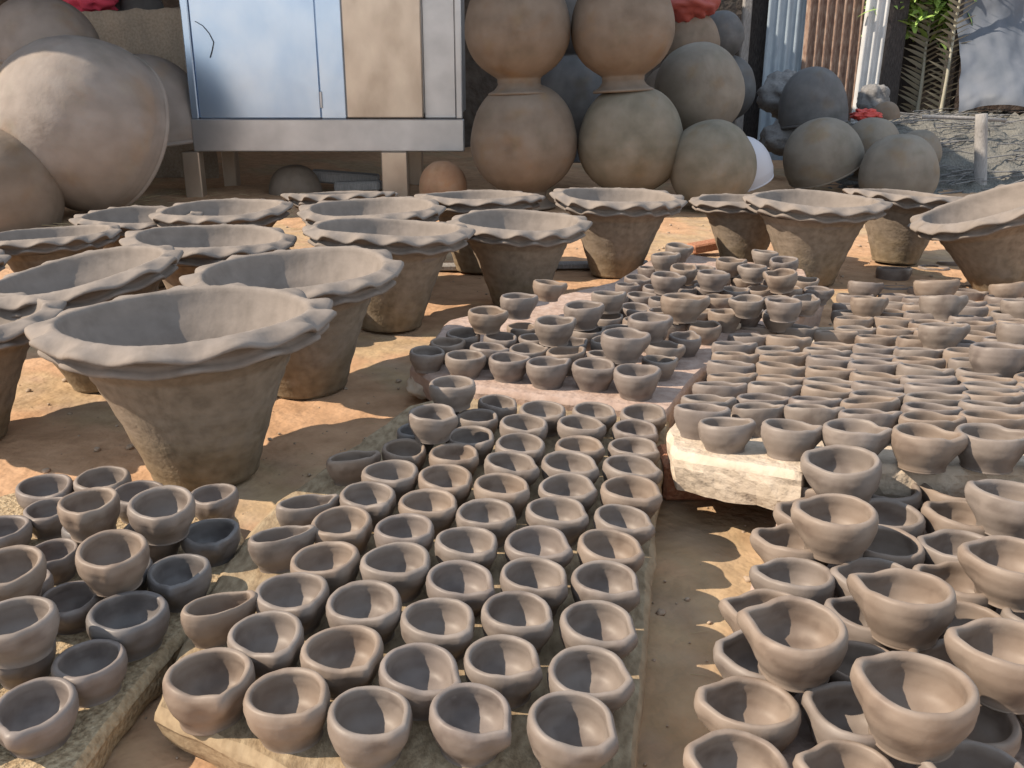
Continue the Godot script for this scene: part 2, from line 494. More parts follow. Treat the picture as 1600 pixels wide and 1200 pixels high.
func setting() -> void:
	# the ground: a fine sheet in view, wider ones round it out to the horizon
	var patch := func(p: Vector3) -> Color:
		var k := lump.get_noise_2d(p.x * 70 + 300, p.z * 70)
		var f := fine.get_noise_2d(p.x * 260, p.z * 260)
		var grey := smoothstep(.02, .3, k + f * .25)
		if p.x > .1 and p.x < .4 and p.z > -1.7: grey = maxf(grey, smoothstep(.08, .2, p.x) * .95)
		var slip_shade := smoothstep(.06, .14, p.x) * smoothstep(.5, .4, p.x) * smoothstep(-1.9, -1.6, p.z)  # beside the centre board: clay slip, greyed further for bowl shadows
		return Color(1, 1, 1).lerp(Color(.80, .96, 1.2), grey * .85).lerp(Color(.86, 1.0, 1.42), slip_shade * .9) * (1.0 + .2 * f)
	var g := struct("ground", sheet(230, 240, func(u: float, v: float) -> Vector3:
		var x := -4.6 + 9.2 * u
		var z := .4 - 9.4 * v
		return Vector3(x, ground_y(x, z), z), patch), M.earth)
	g.set_meta("label", "sandy orange earth of the yard with grey clay stains and a strip greyed for shade")
	struct("ground_beyond", sheet(40, 40, func(u: float, v: float) -> Vector3: return Vector3(-200 + 400 * u, -.06, -200 + 400 * v), func(_p: Vector3) -> Color: return Color(1, 1, 1)), M.earth)
	# the mud wall behind the jars, and an unseen roof added to keep the sun off them
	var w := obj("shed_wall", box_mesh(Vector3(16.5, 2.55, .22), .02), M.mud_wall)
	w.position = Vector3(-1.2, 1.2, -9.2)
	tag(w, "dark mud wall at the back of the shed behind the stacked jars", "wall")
	var r := obj("added_shade_roof", sheet(420, 2, func(u: float, v: float) -> Vector3: return Vector3(-9.5 + 9.85 * u, 2.4 + .012 * sin(u * 9.85 / .076 * TAU), -4.35 - 5.0 * v)), M.roof)  # added out of view as a sun blocker, edge placed to shape the shadow
	tag(r, "unseen corrugated roof added to shade the stacked jars", "roof")
	var p := obj("shed_post", box_mesh(Vector3(.065, 2.4, .065), .008), M.grey_wood)
	p.position = Vector3(1.812, 0.942, -7.700) * Vector3(1, 0, 1) + Vector3(0, 1.2, 0)
	tag(p, "grey upright post between the stacked jars and the tin fence", "post")

func corrugated(x0: float, x1: float, z: float, top: float, pitch: float, amp: float, m: String, label: String, slant := 0.0) -> void:
	var n := int((x1 - x0) / pitch * 10)
	var st := sheet(n, 3, func(u: float, v: float) -> Vector3:
		var x := lerpf(x0, x1, u)
		return Vector3(x + slant * v, top * v, z + amp * sin(x / pitch * TAU) + .02 * v))
	var o := obj("tin_sheet", st, M[m])
	tag(o, label, "tin sheet", "corrugated sheets of the fence")

func frond(base: Vector3, h: float, n: int, wide: float, lean: float, label: String, side := 0) -> void:
	var t := thing("palm_frond", label, "palm frond", base, 0, "dried palm fronds by the fence")
	var pts := []
	for k in 9: pts.append(Vector3(lean * pow(k / 8.0, 1.5), h * k / 8.0, .02 * sin(k)))
	obj("midrib", tube(pts, .016, .006), M.frond, t)
	var shapes := []
	for q in 3:
		shapes.append(sheet(5, 2, func(u: float, v: float) -> Vector3:
			var wv := .032 * (1.0 - pow(u, 2.2)) * (v - .5) * 2.0
			return Vector3(u, .55 * u - .10 * u * u * q + wv * 2.2, wv * .6 + .06 * u * u * (q - 1))))
	for k in n:
		var y := h * (.04 + .92 * k / n)
		for s in [-1, 1]:
			if side != 0 and s != side: continue
			var o := obj("leaflet", shapes[rng.randi() % 3], M.frond, t)
			o.position = Vector3(lean * pow(y / h, 1.5), y, 0)
			o.rotation = Vector3(rng.randf_range(-.15, .15), rng.randf_range(-.12, .12), 0)
			o.scale = Vector3(s * wide * rng.randf_range(.85, 1.1), wide * rng.randf_range(.85, 1.15), .8)

func background() -> void:
	# --- fence at the right: dark gap, tin sheets, plank, fronds, tarpaulin
	var o := obj("dark_upright", box_mesh(Vector3(.16, 1.9, .03), .006), M.dark_wood)  # dark panel stands in for the shaded gap beside the post
	o.position = Vector3(1.919, 0.944, -7.750) * Vector3(1, 0, 1) + Vector3(0, .95, 0)
	tag(o, "dark upright panel for the shaded gap left of the bluish tin sheet", "plank", "dark planks of the fence")
	corrugated(Vector3(1.946, 0.939, -7.600).x, Vector3(2.270, 0.939, -7.600).x, -7.60, 1.9, .072, .011, "tin_blue", "bluish grey corrugated tin sheet, leftmost of the fence")
	corrugated(Vector3(2.236, 0.938, -7.550).x, Vector3(2.661, 0.938, -7.550).x, -7.55, 1.95, .066, .019, "tin_rust", "rusty brown corrugated tin sheet crossed by a slanting sun patch", -.02)
	corrugated(Vector3(2.633, 0.936, -7.500).x, Vector3(2.813, 0.936, -7.500).x, -7.50, 1.9, .066, .014, "tin_bright", "narrow bright corrugated tin sheet right of the rusty one", .03)
	o = obj("dark_upright", box_mesh(Vector3(.17, 1.9, .04), .006), M.dark_wood)
	o.position = Vector3(2.910, 0.938, -7.550) * Vector3(1, 0, 1) + Vector3(0, .95, 0)
	tag(o, "dark upright plank between the bright tin sheet and the palm fronds", "plank", "dark planks of the fence")
	o = obj("dark_upright", box_mesh(Vector3(.07, 1.9, .05), .006), M.dark_wood)
	o.position = Vector3(3.324, 0.934, -7.450) * Vector3(1, 0, 1) + Vector3(0, .95, 0)
	tag(o, "thin dark post between the palm fronds and the tarpaulin", "post", "dark planks of the fence")
	frond(Vector3(3.190, 0.322, -7.620), 1.12, 26, .17, .03, "dull dried palm frond right of the dark plank")
	frond(Vector3(3.234, 0.315, -7.300), 1.35, 30, .13, .07, "sunlit dried palm frond beside the tarpaulin")
	o = obj("gap_shade_panel", box_mesh(Vector3(.62, 1.12, .03), .006), M.dark_wood)  # dark sheet put in where the gap is only dark
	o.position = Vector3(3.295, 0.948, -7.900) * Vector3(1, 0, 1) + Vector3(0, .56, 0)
	tag(o, "dark panel added for the shaded gap behind the palm fronds", "board")
	# green bush seen in the gap over the fronds
	var bush := thing("green_bush", "sunlit green bush showing above the palm fronds", "bush", Vector3(3.168, 1.128, -7.720) * Vector3(1, 0, 1))
	obj("stem", tube([Vector3(0, 0, 0), Vector3(.05, .5, .02), Vector3(0, 1.0, 0), Vector3(.04, 1.5, 0)], .03, .012), M.dark_wood, bush)
	var lf := sheet(3, 2, func(u: float, v: float) -> Vector3: return Vector3((v - .5) * .05 * sin(PI * (u * .85 + .12)), .012 * sin(PI * u), u * .15))
	var mm := MultiMesh.new()
	mm.transform_format = MultiMesh.TRANSFORM_3D
	mm.mesh = lf
	mm.instance_count = 1500
	for k in 1500:
		var d := Vector3(rng.randfn(), rng.randfn(), rng.randfn()) * Vector3(.2, .17, .12)
		mm.set_instance_transform(k, Transform3D(Basis.from_euler(Vector3(rng.randf_range(-1, 1), rng.randf() * TAU, rng.randf_range(-.6, .6))), Vector3(0, 1.34, 0) + d))
	var mi := MultiMeshInstance3D.new()
	mi.name = "foliage"
	mi.multimesh = mm
	mi.material_override = M.leaf
	mi.set_meta("kind", "stuff")
	bush.add_child(mi)
	# tarpaulin hung over the fence, its foot spread over the heap
	var tx: float = Vector3(3.311, 0.933, -7.400).x
	o = obj("tarpaulin", sheet(110, 120, func(u: float, v: float) -> Vector3:
		var y := lerpf(2.0, .42, v)
		var fold := lump.get_noise_2d(u * 240, v * 18) * .08 + lump.get_noise_2d(u * 150 + v * 60, v * 60 - u * 60) * .14 * smoothstep(.3, .9, v)
		var z := -7.42 + fold + smoothstep(.55, 1.0, v) * .75 * (.7 + .3 * sin(u * 5))
		var x: float = tx + 2.6 * u - smoothstep(.6, 1.0, v) * .12 * (1 - u)
		return Vector3(x, y + smoothstep(.8, 1.0, v) * .06 * sin(u * 17), z)), M.tarp)
	tag(o, "grey blue plastic tarpaulin hanging in folds at the right end of the fence", "tarpaulin")
	o = obj("net_heap", sheet(90, 60, func(u: float, v: float) -> Vector3:
		var x := lerpf(1.95, 5.0, u)
		var z := lerpf(-5.6, -7.5, v)
		var hump := sin(PI * clampf(u * 1.0, 0, 1)) * .2 + .22
		var y := hump * smoothstep(0, .62, v) * smoothstep(0, .2, u) + lump.get_noise_2d(x * 240, z * 240) * .06 + fine.get_noise_2d(x * 500, z * 500) * .035
		return Vector3(x, y - .03, z)), M.heap)
	tag(o, "dark grey heap of straw and netting below the tarpaulin", "heap")
	var sd := MultiMesh.new()
	sd.transform_format = MultiMesh.TRANSFORM_3D
	sd.mesh = tube([Vector3(-.5, 0, 0), Vector3(-.2, .06, .04), Vector3(.2, .05, -.03), Vector3(.5, 0, .04)], .018, .012, 5)
	sd.instance_count = 420
	for q in 420:
		var u := .03 + .8 * rng.randf()
		var v := .05 + .8 * rng.randf()
		var x := lerpf(1.95, 5.0, u)
		var z := lerpf(-5.6, -7.5, v)
		var y := (sin(PI * u) * .2 + .22) * smoothstep(0, .62, v) * smoothstep(0, .2, u) + lump.get_noise_2d(x * 240, z * 240) * .06
		var s := rng.randf_range(.12, .4)
		sd.set_instance_transform(q, Transform3D(Basis.from_euler(Vector3(.35, rng.randf_range(-.9, .9), rng.randf_range(-.2, .3))).scaled(Vector3(s, s * .7, s * .7)), Vector3(x, y - .015, z)))
	var si := MultiMeshInstance3D.new()
	si.name = "strands"
	si.multimesh = sd
	si.material_override = M.cloth_grey
	si.set_meta("kind", "stuff")
	o.add_child(si)
	o = obj("grey_stake", tube([Vector3(2.932, 0.024, -5.900), Vector3(2.880, 0.372, -5.900), Vector3(2.870, 0.455, -5.900)], .038, .036, 12), M.grey_wood)
	tag(o, "grey round stake standing in the straw heap at the right", "stake")
	o = obj("grey_pole", tube([Vector3(2.717, 0.417, -6.400), Vector3(2.950, 0.411, -6.350), Vector3(3.230, 0.398, -6.300)], .014, .012, 8), M.grey_wood)
	tag(o, "thin grey pole lying across behind the stake", "pole")
	for q in [[1205, 150, 6.9, .20, .15, "crumpled grey cloth bundle below the bluish tin sheet"], [1232, 175, 6.6, .13, .10, "small dark cloth bundle left of the tall dark jar"], [1330, 158, 6.9, .10, .12, "grey rag bundle below the rusty tin sheet"], [1215, 215, 6.3, .2, .12, "low heap of dark rags beside the white basin"]]:
		var c := Vector3((q[0] - 800) / 1450.0 * q[2] * 1.02, 0, -q[2])
		o = obj("cloth_bundle", blob(Vector3(q[3], q[4], q[3]), .4, 50, int(q[0])), M.cloth_grey)
		o.position = c + Vector3(0, .71 - q[2] * tan(deg_to_rad(18.7) - atan((600 - q[1]) / 1450.0)), 0)
		tag(o, q[5], "cloth bundle", "grey cloth bundles along the fence")
	# --- jars under and beside the fence
	jar(Vector3(1.929, 0.466, -6.200), 0.213, "dome", Vector3(.1, -1, .1), "jar_dark", "tall dark grey jar standing upside down below the rusty tin", "jar", 21, "", 1.25)
	jar(Vector3(1.859, 0.213, -5.700), 0.230, "dome", Vector3(.4, -.85, -.15), "jar_grey", "grey basin leaning with its rim down to the right, below the tall dark jar", "basin", 22)
	jar(Vector3(2.205, 0.154, -5.400), 0.215, "necked", Vector3(.05, -1, .1), "jar_grey", "round grey upturned jar nearest the straw heap", "jar", 23)
	jar(Vector3(2.221, 0.265, -5.900), 0.170, "necked", Vector3(-.1, -1, .0), "jar_grey", "small grey upturned jar behind the leaning basin", "jar", 24)
	jar(Vector3(2.515, 0.227, -5.900), 0.135, "necked", Vector3(.2, -1, .0), "jar_grey", "small dull jar behind the round one by the straw heap", "jar", 25)
	jar(Vector3(2.478, 0.425, -6.400), 0.089, "dome", Vector3(.2, -1, .1), "jar", "smallest upturned clay pot, beside the red rag", "pot", 26)
	o = obj("red_rag", blob(Vector3(.085, .035, .07), .6, 70, 3), M.red_bag)
	o.position = Vector3(2.269, 0.438, -6.200)
	tag(o, "red rag lying beside the smallest clay pot", "rag")
	# --- jars in two stacked pairs
	jar(Vector3(0.061, 0.362, -5.100), 0.286, "necked", Vector3(.02, -1, .02), "jar", "buff clay jar upside down, lower of the left stacked pair", "jar", 31, "stacked big jars")
	jar(Vector3(0.634, 0.355, -5.100), 0.280, "necked", Vector3(-.02, -1, .02), "jar_green", "dark greenish clay jar upside down, lower of the right stacked pair", "jar", 32, "stacked big jars")
	jar(Vector3(0.029, 0.924, -5.080), 0.268, "necked", Vector3(.03, -1, .03), "jar", "brown clay jar with flared neck, upper of the left stacked pair", "jar", 33, "stacked big jars")
	jar(Vector3(0.565, 0.931, -5.100), 0.263, "necked", Vector3(.05, -1, .03), "jar", "tan clay jar with flared neck, upper of the right stacked pair", "jar", 34, "stacked big jars")
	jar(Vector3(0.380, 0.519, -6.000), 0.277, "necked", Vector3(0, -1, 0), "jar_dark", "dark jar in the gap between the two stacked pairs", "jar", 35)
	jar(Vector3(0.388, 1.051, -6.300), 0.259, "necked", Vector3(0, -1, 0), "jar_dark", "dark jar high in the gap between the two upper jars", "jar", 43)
	jar(Vector3(1.075, 0.599, -5.600), 0.258, "necked", Vector3(.3, -.9, -.3), "jar_grey", "round grey brown jar right of the right stacked pair", "jar", 36)
	jar(Vector3(1.052, 0.235, -5.000), 0.229, "necked", Vector3(.35, -1, -.1), "jar_green", "olive grey upturned jar in front of the white basin", "jar", 37)
	jar(Vector3(1.279, 0.173, -5.350), 0.188, "dome", Vector3(.3, -1, -.2), "white_enamel", "smooth white basin peeping out behind the olive jar", "basin", 38)
	jar(Vector3(1.390, 0.929, -6.600), 0.153, "necked", Vector3(.2, -1, 0), "jar_dark", "dark grey jar left of the grey post", "jar", 39)
	jar(Vector3(1.099, 0.507, -6.400), 0.254, "necked", Vector3(.2, -1, 0), "jar", "brown jar half hidden behind the round grey brown jar", "jar", 40)
	jar(Vector3(1.143, 0.878, -6.350), 0.189, "necked", Vector3(.1, -1, .05), "jar", "brown jar under the dark red bag, behind the right stacked pair", "jar", 44)
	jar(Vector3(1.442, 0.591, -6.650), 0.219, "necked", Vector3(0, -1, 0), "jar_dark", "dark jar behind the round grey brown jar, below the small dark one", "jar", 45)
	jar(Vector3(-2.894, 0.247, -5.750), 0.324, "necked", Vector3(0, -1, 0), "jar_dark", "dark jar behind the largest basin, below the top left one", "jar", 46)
	o = obj("red_bag", blob(Vector3(.17, .12, .15), .35, 60, 8), M.red_dark)
	o.position = Vector3(1.104, 1.096, -6.300)
	tag(o, "dark red plastic bag on the jars right of the stacked pairs", "bag")
	# --- the big basins at the left
	jar(Vector3(-2.177, 0.448, -4.900), 0.430, "dome", Vector3(.42, -.32, -.85), "jar_pale", "largest pale clay basin, leaning with its rolled rim down to the right", "basin", 51, "big pale basins at the left")
	jar(Vector3(-2.703, 0.805, -5.700), 0.311, "dome", Vector3(-.25, -1, .12), "jar_pale", "pale clay basin at the top left with its rim low on the left", "basin", 52, "big pale basins at the left")
	jar(Vector3(-2.502, 0.150, -4.550), 0.310, "necked", Vector3(-.3, -1, 0), "jar", "dull brown upturned jar cut by the left edge, in front of the largest basin", "jar", 53)
	jar(Vector3(-2.167, 0.420, -5.700), 0.379, "dome", Vector3(.1, -1, 0), "jar_pale", "pale basin half hidden between the largest one and the cabinet", "basin", 54, "big pale basins at the left")
	jar(Vector3(-3.048, 0.443, -5.600), 0.223, "dome", Vector3(.1, -1, 0), "jar_dark", "dark basin at the left edge below the top left one", "basin", 55)
	jar(Vector3(-2.811, 1.076, -6.900), 0.177, "dome", Vector3(.1, -1, 0), "jar_dark", "dark brown pot above the earthen ledge, left one", "pot", 56)
	jar(Vector3(-2.555, 1.100, -6.900), 0.150, "dome", Vector3(.1, -1, 0), "jar_dark", "dark pot above the earthen ledge, right one beside the cabinet", "pot", 57)
	o = obj("pink_cloth", blob(Vector3(.16, .1, .1), .6, 60, 12), M.pink_cloth)
	o.position = Vector3(-2.831, 1.161, -6.700)
	tag(o, "bright pink cloth at the top left behind the basins", "cloth")
	o = obj("earthen_ledge", sheet(60, 30, func(u: float, v: float) -> Vector3:
		var x := lerpf(-3.6, -2.0, u)
		var y := 1.02 + .08 * u
		if v < .5: y *= v * 2
		var z := -6.45 - (maxf(v - .5, 0) * 1.4)
		return Vector3(x, y + .02 * lump.get_noise_2d(x * 200, z * 200), z + .05 * lump.get_noise_2d(x * 150, y * 150))), M.sacking)
	tag(o, "buff earthen ledge between the left basins and the cabinet", "ledge")
	# --- things under the cabinet
	jar(Vector3(-1.322, 0.003, -5.750), 0.164, "necked", Vector3(.1, -1, .1), "jar", "brown upturned pot in the dark under the cabinet", "pot", 61)
	jar(Vector3(-0.381, 0.105, -5.200), 0.134, "dome", Vector3(0, -1, .05), "jar_orange", "orange grey upturned pot by the right leg of the cabinet", "pot", 62)
	o = obj("old_plank", box_mesh(Vector3(.42, .07, .10), .012), M.grey_wood)
	o.position = Vector3(-1.039, 0.071, -5.900)
	o.rotation_degrees = Vector3(4, 6, -5)
	tag(o, "weathered plank lying under the cabinet", "plank")
	o = obj("old_plank", box_mesh(Vector3(.3, .06, .08), .012), M.grey_wood)
	o.position = Vector3(-0.937, 0.038, -5.750)
	o.rotation_degrees = Vector3(0, -14, 3)
	tag(o, "short broken plank in front of the weathered one under the cabinet", "plank")

func cabinet() -> void:
	var z := -5.5
	var k := 5.5 * 1.0
	var left: float = Vector3(-1.829, 0.673, -5.500).x
	var right: float = Vector3(-0.281, 0.673, -5.500).x
	var yb: float = Vector3(-1.108, 0.263, -5.500).y
	var yr: float = Vector3(-1.095, 0.444, -5.500).y
	var top := 1.75
	var t := thing("metal_cabinet", "worn sheet metal cabinet on legs, doors tinted with blue and tan reflections", "cabinet", Vector3((left + right) / 2, 0, z))
	var cx := (left + right) / 2
	var w := right - left
	var part := func(called: String, mid: Vector3, size: Vector3, m: String, b: float) -> MeshInstance3D:
		var o := obj(called, box_mesh(size, b), M[m], t)
		o.position = mid - Vector3(cx, 0, z)
		return o
	part.call("carcass", Vector3(cx, (yr + top) / 2 + .01, z - .34), Vector3(w - .02, top - yr - .02, .56), "metal_grey", .01)
	part.call("bottom_rail", Vector3(cx, (yb + yr) / 2, z - .03), Vector3(w + .012, yr - yb, .06), "metal_grey", .006)
	part.call("top_rail", Vector3(cx, top + .06, z - .03), Vector3(w + .012, .12, .06), "metal_grey", .006)
	var xa: float = Vector3(-1.786, 0.673, -5.500).x
	var xb: float = Vector3(-1.088, 0.673, -5.500).x
	var xc: float = Vector3(-0.943, 0.673, -5.500).x
	var xd: float = Vector3(-0.504, 0.673, -5.500).x
	var xe: float = Vector3(-0.320, 0.673, -5.500).x
	var hm := (yr + top) / 2
	var hh := top - yr - .006
	part.call("left_post", Vector3((left + xa) / 2, hm, z - .028), Vector3(xa - left - .002, hh, .056), "metal_sky_reflect", .005)
	var d = part.call("door", Vector3((xa + xb) / 2, hm, z - .036), Vector3(xb - xa - .002, hh, .05), "metal_sky_reflect", .006)
	d.set_meta("label", "sheet metal door tinted with blue sky reflection, a bent wire on it")
	var pts := []
	for q in [[322, 33], [332, 40], [340, 52], [345, 66], [342, 78], [338, 90]]:
		pts.append(Vector3((q[0] - 401) * .00402, .71 + 5.5 * (tan(atan((600 - q[1]) / 1450.0) - deg_to_rad(18.7))) - hm, .03))
	obj("bent_wire", tube(pts, .0018, .0026, 6), M.black, d)
	part.call("centre_post", Vector3((xb + xc) / 2, hm, z - .03), Vector3(xc - xb - .002, hh, .056), "metal_sky_reflect", .005)
	d = part.call("door", Vector3((xc + xd) / 2, hm + .004, z - .026), Vector3(xd - xc - .003, hh, .05), "metal_tan_reflect", .006)
	d.set_meta("label", "sheet metal door tinted with a tan brown reflection")
	part.call("recessed_panel", Vector3((xd + xe) / 2, hm, z - .075), Vector3(xe - xd - .004, hh, .04), "metal_grey", .004)
	part.call("right_post", Vector3((xe + right) / 2, hm, z - .03), Vector3(right - xe - .002, hh, .056), "metal_grey", .005)
	for q in [[312, 26, 0.0], [621, 40, 0.0], [330, 22, .5], [640, 22, .5]]:
		var x: float = (q[0] - 800) / 1450.0 * 5.52
		part.call("leg", Vector3(x, yb / 2 - .005, z - .04 - q[2]), Vector3(q[1] / 1450.0 * 5.5, yb + .01, .09), "metal_tan_reflect", .006)
	for y in [.55, 1.5]:
		var hg = part.call("hinge", Vector3(xb + .006, y, z + .004), Vector3(.014, .09, .014), "metal_grey", .003)
		hg.set_meta("label", "small hinge")

func pots() -> void:
	for k in 5: make_pot(k)
	rng.seed = 31
	pot(Vector3(-0.570, 0, -1.592), 1.033, "big scalloped flower pot nearest the camera, beside the left bowls", 0, Vector3(0, 0, 1))
	pot(Vector3(-0.482, 0, -2.081), 0.973, "scalloped flower pot standing behind and right of the nearest pot", 1, Vector3(1, 0, 2))
	pot(Vector3(-1.121, 0, -1.759), 0.891, "scalloped flower pot cut by the left edge of the picture", 2, Vector3(0, 0, -1))
	pot(Vector3(-0.967, 0, -2.130), 0.935, "leaning scalloped flower pot behind the nearest pot", 3, Vector3(2, 0, 8))
	pot(Vector3(-0.850, 0, -2.586), 0.926, "scalloped flower pot in the middle of the left cluster, with its rim tipped down right", 4, Vector3(1, 0, -2))
	pot(Vector3(-1.396, 0, -2.826), 0.816, "scalloped flower pot behind the leaning one, third row at the left", 5, Vector3(-1, 0, 3))
	pot(Vector3(-0.973, 0, -3.153), 0.924, "scalloped flower pot in front of the left cabinet leg", 6, Vector3(0, 0, 1))
	pot(Vector3(-0.655, 0, -3.603), 0.891, "scalloped flower pot in front of the brown pot under the cabinet", 7, Vector3(-5, 0, 2))
	pot(Vector3(-0.464, 0, -3.098), 0.960, "scalloped flower pot in front of the right cabinet leg", 8, Vector3(0, 0, 0))
	pot(Vector3(-0.356, 0, -2.634), 0.977, "scalloped flower pot standing alone with a tall dark side, middle of the yard", 9, Vector3(-2, 0, -1))
	pot(Vector3(0.022, 0, -2.916), 0.907, "scalloped flower pot behind the middle bowls, left of the centre", 10, Vector3(1, 0, 0))
	pot(Vector3(-0.121, 0, -3.431), 0.944, "scalloped flower pot in front of the orange grey pot", 11, Vector3(-3, 0, -1))
	pot(Vector3(0.378, 0, -3.367), 0.973, "scalloped flower pot in front of the greenish lower jar", 12, Vector3(0, 0, -1))
	pot(Vector3(0.893, 0, -3.577), 0.836, "scalloped flower pot half hidden left of the right hand pot", 13, Vector3(-2, 0, 0))
	pot(Vector3(1.047, 0, -3.233), 0.990, "scalloped flower pot behind the gap between the right hand bowls", 14, Vector3(0, 0, 0))
	pot(Vector3(1.495, 0, -3.589), 0.897, "scalloped flower pot with a bright mossy side, second from right", 15, Vector3(-4, 0, -3))
	pot(Vector3(1.684, 0, -3.073), 1.069, "scalloped flower pot leaning to the left at the right edge", 16, Vector3(-4, 0, 18))
	pot(Vector3(-1.276, 0, -3.181), 0.828, "scalloped flower pot mostly hidden between two others in the third row", 17, Vector3(0, 0, 0))
	pot(Vector3(-1.564, 0, -2.468), 0.772, "scalloped flower pot just outside the left edge, behind the cut off one", 18, Vector3(0, 0, 0))

func boards() -> void:
	rng.seed = 77
	for k in 18: bowl_mesh.append(make_bowl(k, [1.16, 1.22, 1.28][k % 3], [.70, .78, .86][(k / 3) % 3]))
	# --- the boards and slabs
	var o := obj("wooden_board", slab([Vector2(-0.388, -0.834), Vector2(-0.117, -0.675), Vector2(0.111, -0.675), Vector2(0.130, -0.795), Vector2(0.170, -0.980), Vector2(0.230, -1.311), Vector2(0.328, -1.803), Vector2(0.125, -1.905), Vector2(-0.077, -1.926), Vector2(-0.212, -1.803), Vector2(-0.286, -1.601), Vector2(-0.381, -1.356), Vector2(-0.398, -1.247), Vector2(-0.404, -1.068), Vector2(-0.398, -0.953)], .055, .052, .006), M.wood)
	tag(o, "long thick wooden board in the centre carrying rows of bowls", "board")
	o = obj("bark_plank", slab([Vector2(-0.437, -0.725), Vector2(-0.429, -0.871), Vector2(-0.403, -1.009), Vector2(-0.367, -1.151), Vector2(-0.431, -1.331), Vector2(-0.525, -1.382), Vector2(-0.824, -1.414), Vector2(-0.988, -1.287), Vector2(-0.745, -0.725)], .045, .045, .008), M.bark)
	tag(o, "rough barked plank under the left group of bowls", "board")
	o = obj("pale_slab", slab([Vector2(0.265, -1.494), Vector2(0.258, -1.370), Vector2(0.426, -1.258), Vector2(0.453, -1.302), Vector2(0.809, -1.283), Vector2(0.894, -1.264), Vector2(2.417, -3.870), Vector2(1.440, -3.870), Vector2(1.003, -3.066), Vector2(0.691, -2.774), Vector2(0.427, -1.927), Vector2(0.316, -1.615)], 0, .068, .008, .016), M.stone)
	o.position.y = .2846
	o.rotation.x = -atan(.11)
	tag(o, "pale chipped stone slab propped up under the tight rows at right", "slab")
	for q in [[1130, 790, "brick propping the left front corner of the pale slab"], [1330, 790, "brick propping the pale slab, hidden by the near right bowls"]]:
		o = obj("prop_brick", box_mesh(Vector3(.2, .07, .1), .006), M.brick)
		o.position = Vector3((q[0] - 800) / 1450.0 * 1.6, .03, -1.52)
		tag(o, q[2], "brick", "bricks under the pale slab")
	o = obj("pink_slab", slab([Vector2(-0.231, -1.996), Vector2(-0.149, -1.861), Vector2(0.302, -1.698), Vector2(0.380, -1.878), Vector2(0.525, -2.150), Vector2(0.893, -2.578), Vector2(0.974, -3.063), Vector2(0.564, -3.387), Vector2(0.322, -2.865), Vector2(-0.170, -2.392)], .08, .07, .006), M.pink)
	tag(o, "pinkish clay slab under the far middle bowls", "slab")
	o = obj("low_board", slab([Vector2(0.179, -0.670), Vector2(0.251, -0.909), Vector2(0.330, -1.108), Vector2(0.443, -1.365), Vector2(0.938, -1.341), Vector2(0.616, -0.670)], .06, .058, .008), M.pink)
	tag(o, "low earthen board under the near right bowls", "board")
	o = obj("grey_stone", blob(Vector3(.045, .03, .05), .35, 60, 4, 24, 16), M.stone)
	o.position = Vector3(-0.197, 0.030, -2.009)
	tag(o, "grey stone at the front left corner of the pinkish slab", "stone")
	o = obj("small_stone", blob(Vector3(.022, .02, .022), .4, 60, 6, 20, 12), M.stone)
	o.position = Vector3(0.563, 0.090, -2.303)
	tag(o, "small pale stone between the pinkish slab and the pale slab", "stone")

	# --- centre board, column by column, front to back
	var ca := "bowls on the centre board"
	var ta := ["clay", "clay", "clay_warm", "clay_grey"]
	bowls([[0.057, 0.055, -0.761, 0.093], [0.081, 0.055, -0.844, 0.088], [0.098, 0.055, -0.937, 0.092], [0.118, 0.055, -1.029, 0.089], [0.130, 0.055, -1.119, 0.094], [0.157, 0.055, -1.205, 0.090], [0.180, 0.055, -1.289, 0.094], [0.190, 0.055, -1.379, 0.095], [0.208, 0.055, -1.474, 0.088], [0.222, 0.055, -1.556, 0.090], [0.248, 0.055, -1.634, 0.086]], "grey clay bowl, %s from front in rightmost column on the centre board", ca, -42, 7, ta)
	bowls([[-0.043, 0.055, -0.780, 0.092], [-0.010, 0.055, -0.866, 0.089], [0.005, 0.055, -0.953, 0.091], [0.027, 0.055, -1.037, 0.092], [0.035, 0.055, -1.130, 0.094], [0.064, 0.055, -1.223, 0.093], [0.086, 0.055, -1.306, 0.090], [0.092, 0.055, -1.393, 0.096], [0.115, 0.055, -1.481, 0.088], [0.124, 0.055, -1.569, 0.089], [0.154, 0.055, -1.656, 0.087]], "grey clay bowl, %s from front in second column from right, centre board", ca, -45, 7, ta)
	bowls([[-0.143, 0.055, -0.771, 0.090], [-0.102, 0.055, -0.849, 0.091], [-0.088, 0.055, -0.944, 0.094], [-0.068, 0.055, -1.038, 0.090], [-0.064, 0.055, -1.128, 0.090], [-0.038, 0.055, -1.219, 0.093], [-0.016, 0.055, -1.306, 0.096], [-0.006, 0.055, -1.393, 0.091], [0.014, 0.055, -1.477, 0.093], [0.021, 0.055, -1.567, 0.095], [0.058, 0.055, -1.652, 0.092]], "grey clay bowl, %s from front in third column from right, centre board", ca, -45, 7, ta)
	bowls([[-0.230, 0.055, -0.800, 0.092], [-0.190, 0.055, -0.884, 0.093], [-0.178, 0.055, -0.979, 0.094], [-0.153, 0.055, -1.076, 0.094], [-0.151, 0.055, -1.166, 0.090], [-0.126, 0.055, -1.256, 0.092], [-0.106, 0.055, -1.342, 0.096], [-0.097, 0.055, -1.435, 0.090], [-0.073, 0.055, -1.516, 0.090], [-0.065, 0.055, -1.617, 0.086], [-0.030, 0.055, -1.697, 0.082]], "grey clay bowl, %s from front in fourth column from right, centre board", ca, -48, 7, ta)
